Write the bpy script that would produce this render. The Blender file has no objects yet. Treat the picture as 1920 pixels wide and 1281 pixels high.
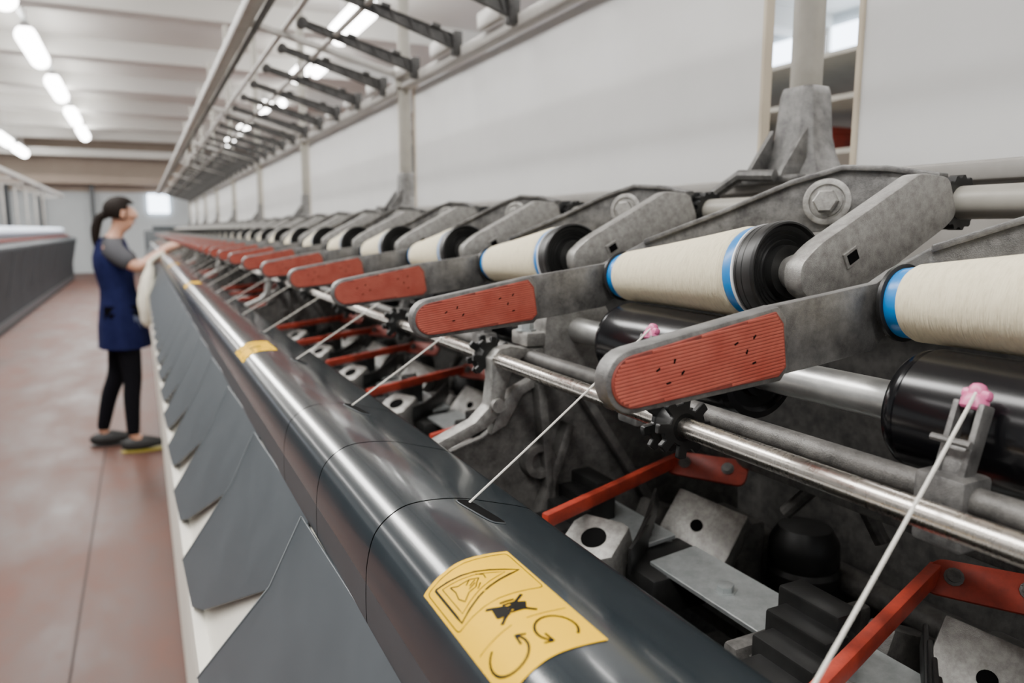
import bpy, bmesh, math, random
from mathutils import Vector, Matrix, noise
random.seed(4)
H=1.40; P=0.25; NU=42; LODK=15
col=bpy.context.scene.collection
# ------------------------------------------------------------ materials
MATS={}
def M(name,c,rough=.5,metal=0,c2=None,ns=20,st=(1,1,1),bump=0,bs=300,bst=(1,1,1),coat=0,emit=0,rv=0,lo=.35,hi=.65,spec=.5):
    m=bpy.data.materials.new(name); m.use_nodes=True
    nt=m.node_tree; N=nt.nodes; L=nt.links
    b=N['Principled BSDF']
    b.inputs['Base Color'].default_value=(*c,1); b.inputs['Roughness'].default_value=rough
    b.inputs['Metallic'].default_value=metal; b.inputs['Specular IOR Level'].default_value=spec
    if coat:
        b.inputs['Coat Weight'].default_value=coat; b.inputs['Coat Roughness'].default_value=.08
    if emit:
        b.inputs['Emission Color'].default_value=(*c,1); b.inputs['Emission Strength'].default_value=emit
    tc=N.new('ShaderNodeTexCoord')
    if c2:
        mp=N.new('ShaderNodeMapping'); mp.inputs['Scale'].default_value=st
        L.new(tc.outputs['Object'],mp.inputs[0])
        n=N.new('ShaderNodeTexNoise'); n.inputs['Scale'].default_value=ns; n.inputs['Detail'].default_value=8
        n.inputs['Roughness'].default_value=.7
        L.new(mp.outputs[0],n.inputs['Vector'])
        r=N.new('ShaderNodeValToRGB'); r.color_ramp.elements[0].position=lo; r.color_ramp.elements[1].position=hi
        r.color_ramp.elements[0].color=(*c,1); r.color_ramp.elements[1].color=(*c2,1)
        L.new(n.outputs[0],r.inputs[0]); L.new(r.outputs[0],b.inputs['Base Color'])
        if rv:
            mr=N.new('ShaderNodeMapRange'); mr.inputs['From Min'].default_value=lo; mr.inputs['From Max'].default_value=hi
            mr.inputs['To Min'].default_value=rough; mr.inputs['To Max'].default_value=rough+rv
            L.new(n.outputs[0],mr.inputs['Value']); L.new(mr.outputs[0],b.inputs['Roughness'])
    if bump:
        mp=N.new('ShaderNodeMapping'); mp.inputs['Scale'].default_value=bst
        L.new(tc.outputs['Object'],mp.inputs[0])
        n=N.new('ShaderNodeTexNoise'); n.inputs['Scale'].default_value=bs; n.inputs['Detail'].default_value=3
        L.new(mp.outputs[0],n.inputs['Vector'])
        bp=N.new('ShaderNodeBump'); bp.inputs['Strength'].default_value=bump; bp.inputs['Distance'].default_value=.001
        L.new(n.outputs[0],bp.inputs['Height']); L.new(bp.outputs[0],b.inputs['Normal'])
    MATS[name]=m; return m
cast=M('cast_aluminium',(.24,.23,.215),.34,.6,(.43,.42,.395),160,bump=.35,bs=1800,rv=.14)
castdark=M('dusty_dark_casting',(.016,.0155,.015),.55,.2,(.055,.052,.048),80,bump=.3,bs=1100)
castmid=M('grimy_casting',(.075,.072,.068),.42,.4,(.17,.163,.153),90,bump=.3,bs=1300,rv=.1)
castarm=M('worn_arm_casting',(.105,.102,.100),.34,.55,(.25,.245,.235),90,bump=.3,bs=1800,rv=.16)
steel=M('brushed_steel',(.56,.52,.47),.25,1,(.64,.60,.55),80,(1,3,1),rv=.06)
shaftm=M('drive_steel',(.42,.42,.41),.3,.85,(.58,.58,.56),60,(1,.6,1),rv=.1)
zinc=M('galvanised_steel',(.38,.41,.41),.36,.55,(.52,.55,.55),90)
rail=M('dark_glossy_enamel',(.016,.0225,.027),.20,0,(.021,.028,.033),40,coat=.25,bump=.02,bs=900)
railsk=M('dark_grey_enamel',(.036,.043,.048),.4,0,(.046,.053,.059),10)
apronm=M('blue_grey_sheet',(.055,.066,.074),.38,.05,(.072,.084,.093),8,rv=.06)
edgem=M('pale_sheet_edge',(.20,.225,.235),.4,.2)  # paler tone for the thin lip along each apron plate's far edge
whitem=M('offwhite_sheet',(.70,.67,.58),.5,0,(.80,.77,.69),6)
panelm=M('white_partition',(.68,.68,.67),.6,0,(.74,.74,.73),5,lo=.3,hi=.7)
creamm=M('cream_edge',(.58,.50,.38),.5)
redm=M('worn_red_plastic',(.38,.068,.045),.5,0,(.48,.115,.078),60)
redd=M('dark_red_plastic',(.16,.030,.021),.6,0,(.34,.062,.042),80)  # darker red, used between the grip ribs
redp=M('red_paint',(.42,.045,.022),.45,0,(.24,.028,.016),70)
blackp=M('black_plastic',(.006,.006,.006),.42,0,(.015,.015,.0145),50)
blackg=M('black_gloss_rubber',(.005,.005,.006),.2,0)
darkm=M('dark_void',(.002,.002,.002),.9,spec=.1)
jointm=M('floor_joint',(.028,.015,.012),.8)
yarnm=M('cream_yarn',(.88,.79,.57),.9,0,(.62,.54,.37),5,(30,90,30),bump=.8,bs=5,bst=(30,260,30),lo=.46,hi=.85,spec=.1)
bluem=M('blue_plastic',(.0,.20,.58),.32)
whitep=M('white_plastic',(.8,.8,.8),.4)
pinkm=M('pink_ceramic',(.72,.16,.34),.3)
thread=M('thread_white',(.78,.75,.68),.8)
yellowm=M('yellow_sticker',(.90,.52,.0),.6,spec=.05)
inkm=M('black_ink',(.010,.009,.007),.6,spec=.1)
postm=M('beige_grey_paint',(.34,.32,.275),.45,.05,(.42,.40,.35),15)
topm=M('pale_rail_paint',(.40,.38,.35),.4,.1,(.50,.48,.45),12)
armm=M('dark_grey_arm',(.028,.027,.026),.5,.1,(.075,.071,.067),40)
floorm=M('red_brown_floor',(.034,.0165,.012),.40,0,(.115,.049,.034),2.2,(1,.5,1),rv=.3,bump=.1,bs=40,spec=.35,lo=.28,hi=.66)
ceilm=M('ceiling_white',(.66,.65,.60),.8,0,(.71,.70,.67),.6)
beamm=M('ceiling_beam_white',(.72,.71,.67),.8)
wallm=M('wall_white',(.44,.47,.48),.7,0,(.49,.52,.53),.8)
wallp=M('wall_beige_pink',(.34,.27,.22),.8,0,(.39,.32,.26),.8)
lampm=M('lamp_glow',(1,.98,.95),.5,emit=20)
glassm=M('window_glow',(.75,.86,1),.3,emit=8)
skinm=M('skin',(.50,.26,.17),.5); hairm=M('dark_brown_hair',(.010,.006,.004),.75,bump=.6,bs=60,bst=(1,1,.15),spec=.2)
navy=M('navy_cloth',(.006,.008,.040),.9,0,(.011,.014,.058),14,spec=.1); greyc=M('grey_cotton',(.075,.075,.082),.9,spec=.1)
blackc=M('black_cloth',(.005,.005,.007),.9,spec=.1); shoe=M('black_shoe',(.012,.012,.012),.6); solem=M('yellow_sole',(.35,.28,.02),.5)
clothw=M('white_cloth',(.80,.75,.62),.9,0,(.62,.58,.47),14)
darkgm=M('machine_dark_grey',(.020,.023,.026),.65,0,(.04,.044,.049),3,spec=.25)
pkgw=M('pale_blue_white_yarn',(.70,.79,.92),.8)
# ------------------------------------------------------------ mesh builder
class MB:
    def __init__(s): s.bm=bmesh.new()
    def add(s,b,mi=0,bev=0,seg=2,ang=.45):
        bmesh.ops.remove_doubles(b,verts=b.verts,dist=1e-6)
        bmesh.ops.recalc_face_normals(b,faces=b.faces)
        if bev:
            es=[e for e in b.edges if len(e.link_faces)==2 and e.calc_face_angle(0)>ang]
            try: bmesh.ops.bevel(b,geom=es,offset=bev,segments=seg,affect='EDGES',clamp_overlap=True,profile=.5)
            except Exception: pass
        if mi is not None:
            for f in b.faces: f.material_index=mi
        me=bpy.data.meshes.new('tmp'); b.to_mesh(me); b.free()
        s.bm.from_mesh(me); bpy.data.meshes.remove(me); return s
    def prism(s,poly,O,A,B,N,t0,t1,mi=0,bev=0,seg=2,ang=.45):
        O,A,B,N=map(Vector,(O,A,B,N)); b=bmesh.new()
        v0=[b.verts.new(O+A*p[0]+B*p[1]+N*t0) for p in poly]
        v1=[b.verts.new(O+A*p[0]+B*p[1]+N*t1) for p in poly]
        b.faces.new(v0); b.faces.new(v1[::-1]); n=len(poly)
        for i in range(n): b.faces.new((v0[i],v0[(i+1)%n],v1[(i+1)%n],v1[i]))
        return s.add(b,mi,bev,seg,ang)
    def xz(s,poly,y0,y1,**k): return s.prism(poly,(0,0,0),(1,0,0),(0,0,1),(0,1,0),y0,y1,**k)
    def box(s,c,d,rot=None,mi=0,bev=0,seg=2):
        b=bmesh.new(); bmesh.ops.create_cube(b,size=1)
        m=Matrix.Translation(c)@(rot if rot else Matrix.Identity(4))@Matrix.Diagonal((*d,1))
        bmesh.ops.transform(b,matrix=m,verts=b.verts); return s.add(b,mi,bev,seg)
    def lathe(s,o,d,prof,seg=32,mi=0,sq=None):
        o=Vector(o); d=Vector(d).normalized(); up=Vector((0,0,1)) if abs(d.z)<.9 else Vector((1,0,0))
        a=d.cross(up).normalized(); c=d.cross(a).normalized(); b=bmesh.new(); rings=[]
        for t,r in prof:
            r=max(r,1e-5)
            rings.append([b.verts.new(o+d*t+(a*math.cos(2*math.pi*i/seg)+c*math.sin(2*math.pi*i/seg))*r) for i in range(seg)])
        for q in range(len(rings)-1):
            for i in range(seg):
                j=(i+1)%seg; b.faces.new((rings[q][i],rings[q][j],rings[q+1][j],rings[q+1][i]))
        b.faces.new(rings[0]); b.faces.new(rings[-1][::-1])
        bmesh.ops.recalc_face_normals(b,faces=b.faces)
        for f in b.faces: f.material_index=mi
        me=bpy.data.meshes.new('tmp'); b.to_mesh(me); b.free(); s.bm.from_mesh(me); bpy.data.meshes.remove(me); return s
    def cyl(s,p0,p1,r,seg=20,mi=0,ch=0):
        p0=Vector(p0);p1=Vector(p1);l=(p1-p0).length
        pr=[(0,r),(l,r)] if not ch else [(0,r-ch),(ch,r),(l-ch,r),(l,r-ch)]
        return s.lathe(p0,p1-p0,pr,seg,mi)
    def tube(s,pts,r,seg=8,mi=0):
        b=bmesh.new(); rings=[]; pts=[Vector(p) for p in pts]
        for i,p in enumerate(pts):
            d=(pts[min(i+1,len(pts)-1)]-pts[max(i-1,0)]).normalized()
            up=Vector((0,0,1)) if abs(d.z)<.9 else Vector((0,1,0)); a=d.cross(up).normalized(); c=d.cross(a)
            rr=r[i] if isinstance(r,(list,tuple)) else r
            rings.append([b.verts.new(p+(a*math.cos(2*math.pi*k/seg)+c*math.sin(2*math.pi*k/seg))*rr) for k in range(seg)])
        for q in range(len(rings)-1):
            for i in range(seg):
                j=(i+1)%seg; b.faces.new((rings[q][i],rings[q][j],rings[q+1][j],rings[q+1][i]))
        b.faces.new(rings[0]); b.faces.new(rings[-1][::-1]); return s.add(b,mi)
    def strip(s,pts,th,mi=0,bev=0):
        b=bmesh.new(); R=[]; n=len(pts)
        for i,(x,y,zt,zb) in enumerate(pts):
            q0=pts[max(i-1,0)];q1=pts[min(i+1,n-1)]; d=Vector((q1[0]-q0[0],q1[1]-q0[1],0)).normalized(); nn=Vector((-d.y,d.x,0))*th/2
            c=Vector((x,y,0))
            R.append([b.verts.new(c+nn+Vector((0,0,zt))),b.verts.new(c-nn+Vector((0,0,zt))),b.verts.new(c-nn+Vector((0,0,zb))),b.verts.new(c+nn+Vector((0,0,zb)))])
        for q in range(n-1):
            for i in range(4):
                j=(i+1)%4; b.faces.new((R[q][i],R[q][j],R[q+1][j],R[q+1][i]))
        b.faces.new(R[0]); b.faces.new(R[-1][::-1]); return s.add(b,mi,bev,2,.6)
def rounded(poly,r,n=5):
    out=[];N=len(poly)
    for i in range(N):
        p=Vector(poly[i]);a=Vector(poly[i-1]);c=Vector(poly[(i+1)%N])
        da=(a-p);dc=(c-p);rr=min(r,da.length*.49,dc.length*.49)
        s=p+da.normalized()*rr;e=p+dc.normalized()*rr
        for k in range(n+1):
            t=k/n; q=s*(1-t)**2+p*2*t*(1-t)+e*t*t; out.append((q.x,q.y))
    return out
def mesh_from(mb,mats,origin,sm=35):
    me=bpy.data.meshes.new('m'); bmesh.ops.translate(mb.bm,verts=mb.bm.verts,vec=-Vector(origin)); mb.bm.to_mesh(me); mb.bm.free()
    for m in (mats if isinstance(mats,(list,tuple)) else [mats]): me.materials.append(m)
    me.shade_smooth(); me.set_sharp_from_angle(angle=math.radians(sm)); return me
def setp(o,label=None,cat=None,group=None,kind=None):
    if label:o['label']=label
    if cat:o['category']=cat
    if group:o['group']=group
    if kind:o['kind']=kind
def root(name,o,label,cat,group=None):
    e=bpy.data.objects.new(name,None); e.empty_display_size=.02; e.location=(o[0],o[1],o[2]+H); col.objects.link(e); e['o']=tuple(o); setp(e,label,cat,group); return e
def part(name,mb,mats,par,label=None,sm=35):
    o=bpy.data.objects.new(name,mesh_from(mb,mats,par['o'],sm)); o['o']=tuple(par['o']); o.parent=par; col.objects.link(o)
    if label:o['label']=label
    return o
def thing(name,mb,mats,o,label=None,cat=None,group=None,kind=None,sm=35):
    ob=bpy.data.objects.new(name,mesh_from(mb,mats,o,sm)); ob.location=(o[0],o[1],o[2]+H); ob['o']=tuple(o); col.objects.link(ob); setp(ob,label,cat,group,kind); return ob
def copyt(r,dy,label=None,dx=0):
    c=r.copy(); c.location=r.location+Vector((dx,dy,0)); col.objects.link(c)
    if label:c['label']=label
    def rec(s,d):
        for ch in s.children:
            q=ch.copy(); q.parent=d; col.objects.link(q); rec(ch,q)
    rec(r,c); return c
def lod(r):
    bm=bmesh.new(); mats=[]
    def rec(s):
        if s.type=='MESH':
            me=s.data.copy(); mp=[]
            for m in me.materials:
                if m not in mats: mats.append(m)
                mp.append(mats.index(m))
            for p in me.polygons: p.material_index=mp[p.material_index]
            bm.from_mesh(me)
        for c in s.children: rec(c)
    rec(r); me=bpy.data.meshes.new(r.name+'_simple'); bm.to_mesh(me); bm.free()
    for m in mats: me.materials.append(m)
    return me
def repeat(r,n,step=P,start=1):
    lm=None; outl=[r]
    for k in range(start,n):
        if k>=LODK:
            if lm is None: lm=lod(r)
            o=bpy.data.objects.new(r.name.split('.')[0],lm); o.location=r.location+Vector((0,step*k,0)); col.objects.link(o)
            for key in ('label','category','group'):
                if key in r: o[key]=r[key]
            outl.append(o)
        else: outl.append(copyt(r,step*k))
    return outl
# ------------------------------------------------------------ front rail cover
prof0=[(.100,-.213),(.0945,-.207),(.0935,-.200),(.0937,-.185),(.0950,-.170),(.0995,-.1560),(.1095,-.1468),(.122,-.1432),(.144,-.1445),(.165,-.1500),(.190,-.1585),(.1935,-.166)]
def catmull(P_,n=6):
    out=[]
    for i in range(len(P_)-1):
        p0=Vector(P_[max(i-1,0)]);p1=Vector(P_[i]);p2=Vector(P_[i+1]);p3=Vector(P_[min(i+2,len(P_)-1)])
        for k in range(n):
            t=k/n; q=.5*((2*p1)+(-p0+p2)*t+(2*p0-5*p1+4*p2-p3)*t*t+(-p0+3*p1-3*p2+p3)*t**3); out.append(q)
    out.append(Vector(P_[-1])); return out
prof=catmull(prof0)
nrm=[]
for i in range(len(prof)):
    d=(prof[min(i+1,len(prof)-1)]-prof[max(i-1,0)]).normalized(); nrm.append(Vector((-d.y,d.x)))
arc=[0]
for i in range(1,len(prof)): arc.append(arc[-1]+(prof[i]-prof[i-1]).length)
def surf(t,y,off=0):
    t=max(0,min(arc[-1],t)); i=0
    while i<len(arc)-2 and arc[i+1]<t: i+=1
    f=(t-arc[i])/(arc[i+1]-arc[i]); p=prof[i].lerp(prof[i+1],f); n=nrm[i].lerp(nrm[i+1],f).normalized()
    return Vector((p.x+n.x*off,y,p.y+n.y*off))
def arcat(x):
    for i in range(20,len(prof)-1):
        if prof[i].x<=x<=prof[i+1].x: return arc[i]+(arc[i+1]-arc[i])*(x-prof[i].x)/(prof[i+1].x-prof[i].x)
    return arc[-1]
def railseg(y0,y1,go=0,th_=.003):
    mb=MB(); out=[(p.x-nrm[i].x*go,p.y-nrm[i].y*go) for i,p in enumerate(prof)]; inn=[(prof[i].x-nrm[i].x*(go+th_),prof[i].y-nrm[i].y*(go+th_)) for i in range(len(prof))][::-1]
    b=bmesh.new(); n=len(out)
    O=[[b.verts.new((out[i][0],y,out[i][1])) for i in range(n)] for y in (y0,y1)]
    I=[[b.verts.new((inn[n-1-i][0],y,inn[n-1-i][1])) for i in range(n)] for y in (y0,y1)]
    for i in range(n-1):
        f=b.faces.new((O[0][i],O[0][i+1],O[1][i+1],O[1][i])); f.material_index=1 if i<19 else 0
        for vs in ((I[0][i],I[1][i],I[1][i+1],I[0][i+1]),(O[0][i+1],O[0][i],I[0][i],I[0][i+1]),(O[1][i],O[1][i+1],I[1][i+1],I[1][i])):
            f=b.faces.new(vs); f.material_index=2
    mb.add(b,None); return mb
slotys=[.364+P*k for k in range(-1,NU)]
bounds=[-.10,.3625,.4855,.6125]
for j in range(8): bounds+= [1.6125+1.25*j,1.7355+1.25*j]
bounds.append(10.95)
def slotmesh(yc):
    mb=MB(); t0=arcat(.1405)
    def pos(rad,a,g):
        th=2*math.pi*a/32; u=math.cos(th);v=math.sin(th); e=.45
        u=math.copysign(abs(u)**e,u); v=math.copysign(abs(v)**e,v)
        uu=u*rad; return (t0+.0060+.007*(1-uu)/2+v*rad*(.0042+g),yc-.0195+uu*(.0170+g))
    b=bmesh.new()
    A=[b.verts.new(surf(*pos(1,a,.0010),.0002)) for a in range(32)]; B_=[b.verts.new(surf(*pos(1,a,.0003),.0006)) for a in range(32)]
    for i in range(32):
        j=(i+1)%32; b.faces.new((A[i],A[j],B_[j],B_[i]))
    mb.add(b,1)
    b=bmesh.new(); prev=None
    for rad in (1,.75,.5,.25):
        R=[b.verts.new(surf(*pos(rad,a,.0003 if rad==1 else 0),.0006)) for a in range(32)]
        if prev:
            for i in range(32): b.faces.new((prev[i],prev[(i+1)%32],R[(i+1)%32],R[i]))
        prev=R
    b.faces.new(prev); mb.add(b,0)
    return mb
def labelmesh(yn,yf,ta,tb):
    mb=MB(); b=bmesh.new(); G=[]
    for i in range(25):
        G.append([b.verts.new(surf(ta+(tb-ta)*i/24,y_,.0004)) for y_ in (yn,(yn+yf)/2,yf)])
    for i in range(24):
        for j in range(2): b.faces.new((G[i][j],G[i+1][j],G[i+1][j+1],G[i][j+1]))
    mb.add(b,0); return mb
def inkmesh(yn,yf,ta,tb):
    mb=MB()
    LY=abs(yf-yn); LT=(tb-ta)
    def pt(s,t): return (ta+LT*t, yf+(yn-yf)*s)
    def stroke(pl,w=.0006,closed=False):
        P2=[]; L=pl+[pl[0]] if closed else pl
        for i in range(len(L)-1):
            for k in range(6):
                f=k/6; P2.append((L[i][0]*(1-f)+L[i+1][0]*f,L[i][1]*(1-f)+L[i+1][1]*f))
        P2.append(L[-1]); b=bmesh.new(); prev=None
        for i,p in enumerate(P2):
            a=P2[max(i-1,0)];c=P2[min(i+1,len(P2)-1)]
            dx=(c[0]-a[0])*LY;dy=(c[1]-a[1])*LT; l=math.hypot(dx,dy) or 1
            nx,ny=-dy/l*w/LY,dx/l*w/LT
            u=b.verts.new(surf(*pt(p[0]+nx*.5,p[1]+ny*.5),.0006)); v=b.verts.new(surf(*pt(p[0]-nx*.5,p[1]-ny*.5),.0006))
            if prev: b.faces.new((prev[0],u,v,prev[1]))
            prev=(u,v)
        mb.add(b,0)
    def fill(pl):
        b=bmesh.new(); b.faces.new([b.verts.new(surf(*pt(*p),.0007)) for p in pl]); mb.add(b,0)
    stroke(rounded([(.035,.04),(.46,.04),(.46,.96),(.035,.96)],.04,4),.0004,True)
    stroke([(.07,.12),(.43,.12),(.24,.91)],.0011,True); stroke([(.115,.175),(.385,.175),(.24,.76)],.0004,True)
    stroke([(.155,.24),(.19,.30),(.20,.42),(.225,.50),(.25,.46),(.285,.42),(.29,.34),(.33,.26),(.28,.23),(.22,.25)],.0005,True)
    stroke([(.20,.42),(.23,.36)],.0005); stroke([(.225,.46),(.25,.38)],.0005); stroke([(.25,.44),(.27,.36)],.0005); stroke([(.18,.50),(.21,.56),(.25,.55)],.0005); stroke([(.27,.48),(.31,.42)],.0005)
    fill(rounded([(.505,.38),(.60,.36),(.62,.48),(.545,.50)],.015,3)); fill(rounded([(.53,.54),(.61,.52),(.615,.63),(.56,.68)],.015,3))
    stroke([(.49,.34),(.65,.70)],.0014); stroke([(.65,.36),(.49,.70)],.0014)
    for q in range(5): stroke([(.505+.025*q,.47+.005*q),(.515+.025*q,.60+.01*q)],.0011)
    for cs,ct,sg in ((.83,.70,1),(.83,.24,-1)):
        A=[(cs+.0086/LY*math.cos(a*.27+(.7 if sg>0 else 3.6)),ct+.0078/LT*math.sin(a*.27+(.7 if sg>0 else 3.6))) for a in range(19)]
        stroke(A,.0010); e=A[-1]; q=Vector((A[-1][0]-A[-3][0],A[-1][1]-A[-3][1])).normalized()
        stroke([(e[0]-q.x*.05-q.y*.04,e[1]-q.y*.05+q.x*.05),(e[0]+q.x*.01,e[1]+q.y*.01),(e[0]-q.x*.05+q.y*.04,e[1]-q.y*.05-q.x*.05)],.0009)
    stroke([(.69,.06),(.69,.42)],.0003); stroke([(.69,.56),(.69,.94)],.0003)
    return mb
ta=[arc[i] for i in range(len(prof)) if prof[i].x>=.0995 and i>20][0]; tb=arcat(.139)
labs=[(.205,.287),(.92,1.0),(2.17,2.25),(3.42,3.50)]
for i in range(len(bounds)-1):
    y0,y1=bounds[i]+.0007,bounds[i+1]-.0007
    lab=any(y0<a<y1 for a,b in labs)
    r=root('rail_cover',(.14,y0,-.16),'glossy dark charcoal rounded rail cover section'+(' with yellow warning sticker' if lab else ''),'machine cover','rail cover sections along the machine front')
    part('cover_shell',railseg(y0,y1),[rail,railsk,darkm],r,sm=50)
    for ys in slotys:
        if ys-.042>y0 and ys-.003<y1+.002 and ys<5: part('yarn_slot',slotmesh(ys-.003),[darkm,railsk],r,'dark rectangular thread opening')
    for a,b_ in labs:
        if y0<a<y1:
            s=part('warning_sticker',labelmesh(a,b_,ta,tb),yellowm,r,'yellow warning sticker with black safety pictograms')
            q=part('pictogram_print',inkmesh(a,b_,ta,tb),inkm,s,'black triangle, crossed hand and rotation arrows')
MACH=root('textile_machine',(.6,5.37,-H),'long grey yarn twisting machine frame standing on floor','machine')
STRUCT=[]
STRUCT.append(thing('seam_shade_liner',railseg(-.1,10.95,.0035,.002),[darkm,darkm,darkm],(.14,-.1,-.16)))  # black sheet added under the covers to give their seams dark shade
T0=Vector((.0985,0,-.206)); T1=Vector((.030,0,-.375)); dd=(T1-T0); nn=Vector((dd.z,0,-dd.x)).normalized()
if nn.x>0: nn=-nn
mb=MB(); mb.prism([(0,-.2),(0,10.95),(1.02,10.95),(1.02,-.2)],T0,dd,(0,1,0),nn,-.006,-.002); mb.box((.036,5.37,-.405),(.03,11.15,.06))
STRUCT.append(thing('apron_backing',mb,whitem,(.05,5.37,-.38)))
for k in range(-1,NU):
    y0=.270+P*k
    if k==-1:
        far=[(0,.003),(.32,.016),(1.0,.112)]
        near=[(1.0,.245),(.90,.200),(.32,.019),(0,.006)]
        pl=[(s,y+P) for s,y in far]+[(s,y) for s,y in near]
        bb=Vector((0,1,0))+nn*.030
        mb=MB(); mb.prism(pl,T0+Vector((0,y0,0)),dd,bb,nn,0,.0016,bev=.0003,seg=1)
        lip=[(s,y+P) for s,y in far]+[(s,y+P-.0016) for s,y in far[::-1]]
        mb.prism(lip,T0+Vector((0,y0,0)),dd,bb,nn,.0016,.0022,mi=1)
        ap=thing('apron_plate',mb,[apronm,edgem],(.07,y0,-.25)); STRUCT.append(ap)
    else:
        c=ap.copy(); c.location.y+=P*(k+1); col.objects.link(c); STRUCT.append(c)
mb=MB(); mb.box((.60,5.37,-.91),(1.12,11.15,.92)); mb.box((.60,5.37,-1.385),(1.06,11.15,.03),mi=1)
STRUCT.append(thing('machine_base',mb,[whitem,darkm],(.6,5.37,-1.4)))
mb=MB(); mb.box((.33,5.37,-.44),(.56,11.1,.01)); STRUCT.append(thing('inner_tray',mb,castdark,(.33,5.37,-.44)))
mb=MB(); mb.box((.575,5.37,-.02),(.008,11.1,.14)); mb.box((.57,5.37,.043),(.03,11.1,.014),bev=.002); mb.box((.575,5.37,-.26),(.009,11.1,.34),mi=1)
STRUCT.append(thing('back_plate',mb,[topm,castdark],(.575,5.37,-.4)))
for x,z,r_ in ((.43,-.325,.016),(.53,-.30,.012),(.40,-.165,.007)):
    mb=MB(); mb.cyl((x,-.2,z),(x,10.9,z),r_,16); STRUCT.append(thing('support_pipe',mb,castmid,(x,-.2,z)))
mb=MB(); mb.box((.47,5.37,-.19),(.03,11.1,.03),bev=.003); STRUCT.append(thing('inner_beam',mb,castmid,(.47,5.37,-.19)))
mb=MB(); mb.box((.235,5.37,-.295),(.02,11.1,.05),bev=.003); STRUCT.append(thing('front_beam',mb,castmid,(.235,5.37,-.29)))
# ------------------------------------------------------------ rods
SX,SZ=.335,-.086
r=root('drive_shaft',(SX,-.1,SZ),'steel drive shaft carrying black friction drums',None); STRUCT.append(r)
mb=MB(); mb.cyl((SX,-.1,SZ),(SX,10.85,SZ),.0105,24); part('shaft_bar',mb,shaftm,r,'bare steel shaft')
mb=MB(); mb.lathe((SX,.232,SZ),(0,-1,0),[(0,.011),(0,.024),(.001,.027),(.004,.029),(.006,.0292),(.007,.0285),(.009,.030),(.138,.030),(.140,.029),(.142,.030),(.147,.029),(.1475,.025),(.144,.023),(.144,.016),(.148,.015),(.148,.011)],48)
d0=part('friction_drum',mb,blackg,r,'black friction drum')
for k in range(1,NU):
    c=d0.copy(); c.location.y+=P*k; col.objects.link(c)
r=root('guide_rod',(.260,-.1,-.107),'polished steel rod with black notched rings',None); STRUCT.append(r)
mb=MB(); mb.cyl((.260,-.1,-.107),(.260,10.85,-.107),.0056,20); part('rod_bar',mb,steel,r,'polished steel rod')
def claw():
    mb=MB()
    for off in (-.0085,.0050):
        pts=[]
        for a in range(96):
            th=2*math.pi*a/96; m=(th*4/(2*math.pi))%1
            rr=.0180 if m<.60 else (.0172 if m<.64 else (.0105 if m<.95 else .0172))
            if .20<m<.40: rr=.0140
            pts.append((rr*math.cos(th+off*20),rr*math.sin(th+off*20)))
        mb.prism(pts,(.260,.322+off,-.107),(1,0,0),(0,0,1),(0,1,0),0,.0035,bev=.0005,seg=1)
    mb.lathe((.260,.322-.0085,-.107),(0,1,0),[(0,.008),(.001,.0100),(.017,.0100),(.018,.008)],20)
    return mb
c0=part('notched_ring',claw(),blackp,r,'black plastic clawed ring')
for k in range(1,NU):
    c=c0.copy(); c.location.y+=P*k; col.objects.link(c)
r=root('traverse_bar',(.292,-.1,-.107),'dark traverse bar carrying yarn guides',None); STRUCT.append(r)
mb=MB(); mb.cyl((.290,-.1,-.107),(.290,10.85,-.107),.0062,18); part('bar',mb,castmid,r,'dark traverse bar')
gy=.183
mb=MB(); mb.box((.2905,gy,-.107),(.019,.022,.019),bev=.0025); R=Matrix.Rotation(math.radians(18),4,'Y')
for s in (-1,1): mb.box((.2945,gy+s*.0052,-.087),(.008,.0028,.036),rot=R,bev=.0008)
mb.box((.2915,gy,-.095),(.005,.013,.016),rot=R,bev=.001); mb.box((.288,gy,-.121),(.012,.022,.014),bev=.002); mb.cyl((.2870,gy-.0082,-.084),(.2870,gy+.0082,-.084),.0016,8)
g0=part('yarn_guide',mb,castarm,r,'grey slotted clamp with thread guide')
mb=MB(); mb.lathe((.2995,gy,-.0725),(.3,0,1),[(0,.0045),(.001,.0055),(.004,.0052),(.006,.0042),(.0062,.0034),(.009,.0034),(.0105,.0024),(.011,.001)],18); mb.box((.3015,gy,-.0665),(.005,.012,.0045),rot=R,bev=.0018)
e0=part('guide_eyelet',mb,pinkm,r,'pink ceramic eyelet')
gpos=[gy]
for k in range(1,NU):
    yk=.150+P*k; gpos.append(yk)
    for s_ in (g0,e0):
        c=s_.copy(); c.location.y+=yk-gy; col.objects.link(c)
mb=MB(); mb.cyl((.50,-.2,.018),(.50,10.85,.018),.0112,20)
STRUCT.append(thing('pivot_pipe',mb,postm,(.5,-.2,.018)))
for k in range(NU):
    a=Vector((.3025,gpos[k],-.063)); b_=Vector((.1490,.364+P*(k-1)-.010,-.1450)) if k>0 else Vector((.168,.148,-.148))
    mb=MB(); pts=[b_.lerp(a,i/8)+Vector((0,0,-.001*math.sin(math.pi*i/8))) for i in range(9)]
    mb.tube(pts,.00065 if k else .00075,6)
    thing('yarn_strand',mb,thread,tuple(b_),'taut white yarn running from rail slot to guide','yarn','yarn strands')
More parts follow.
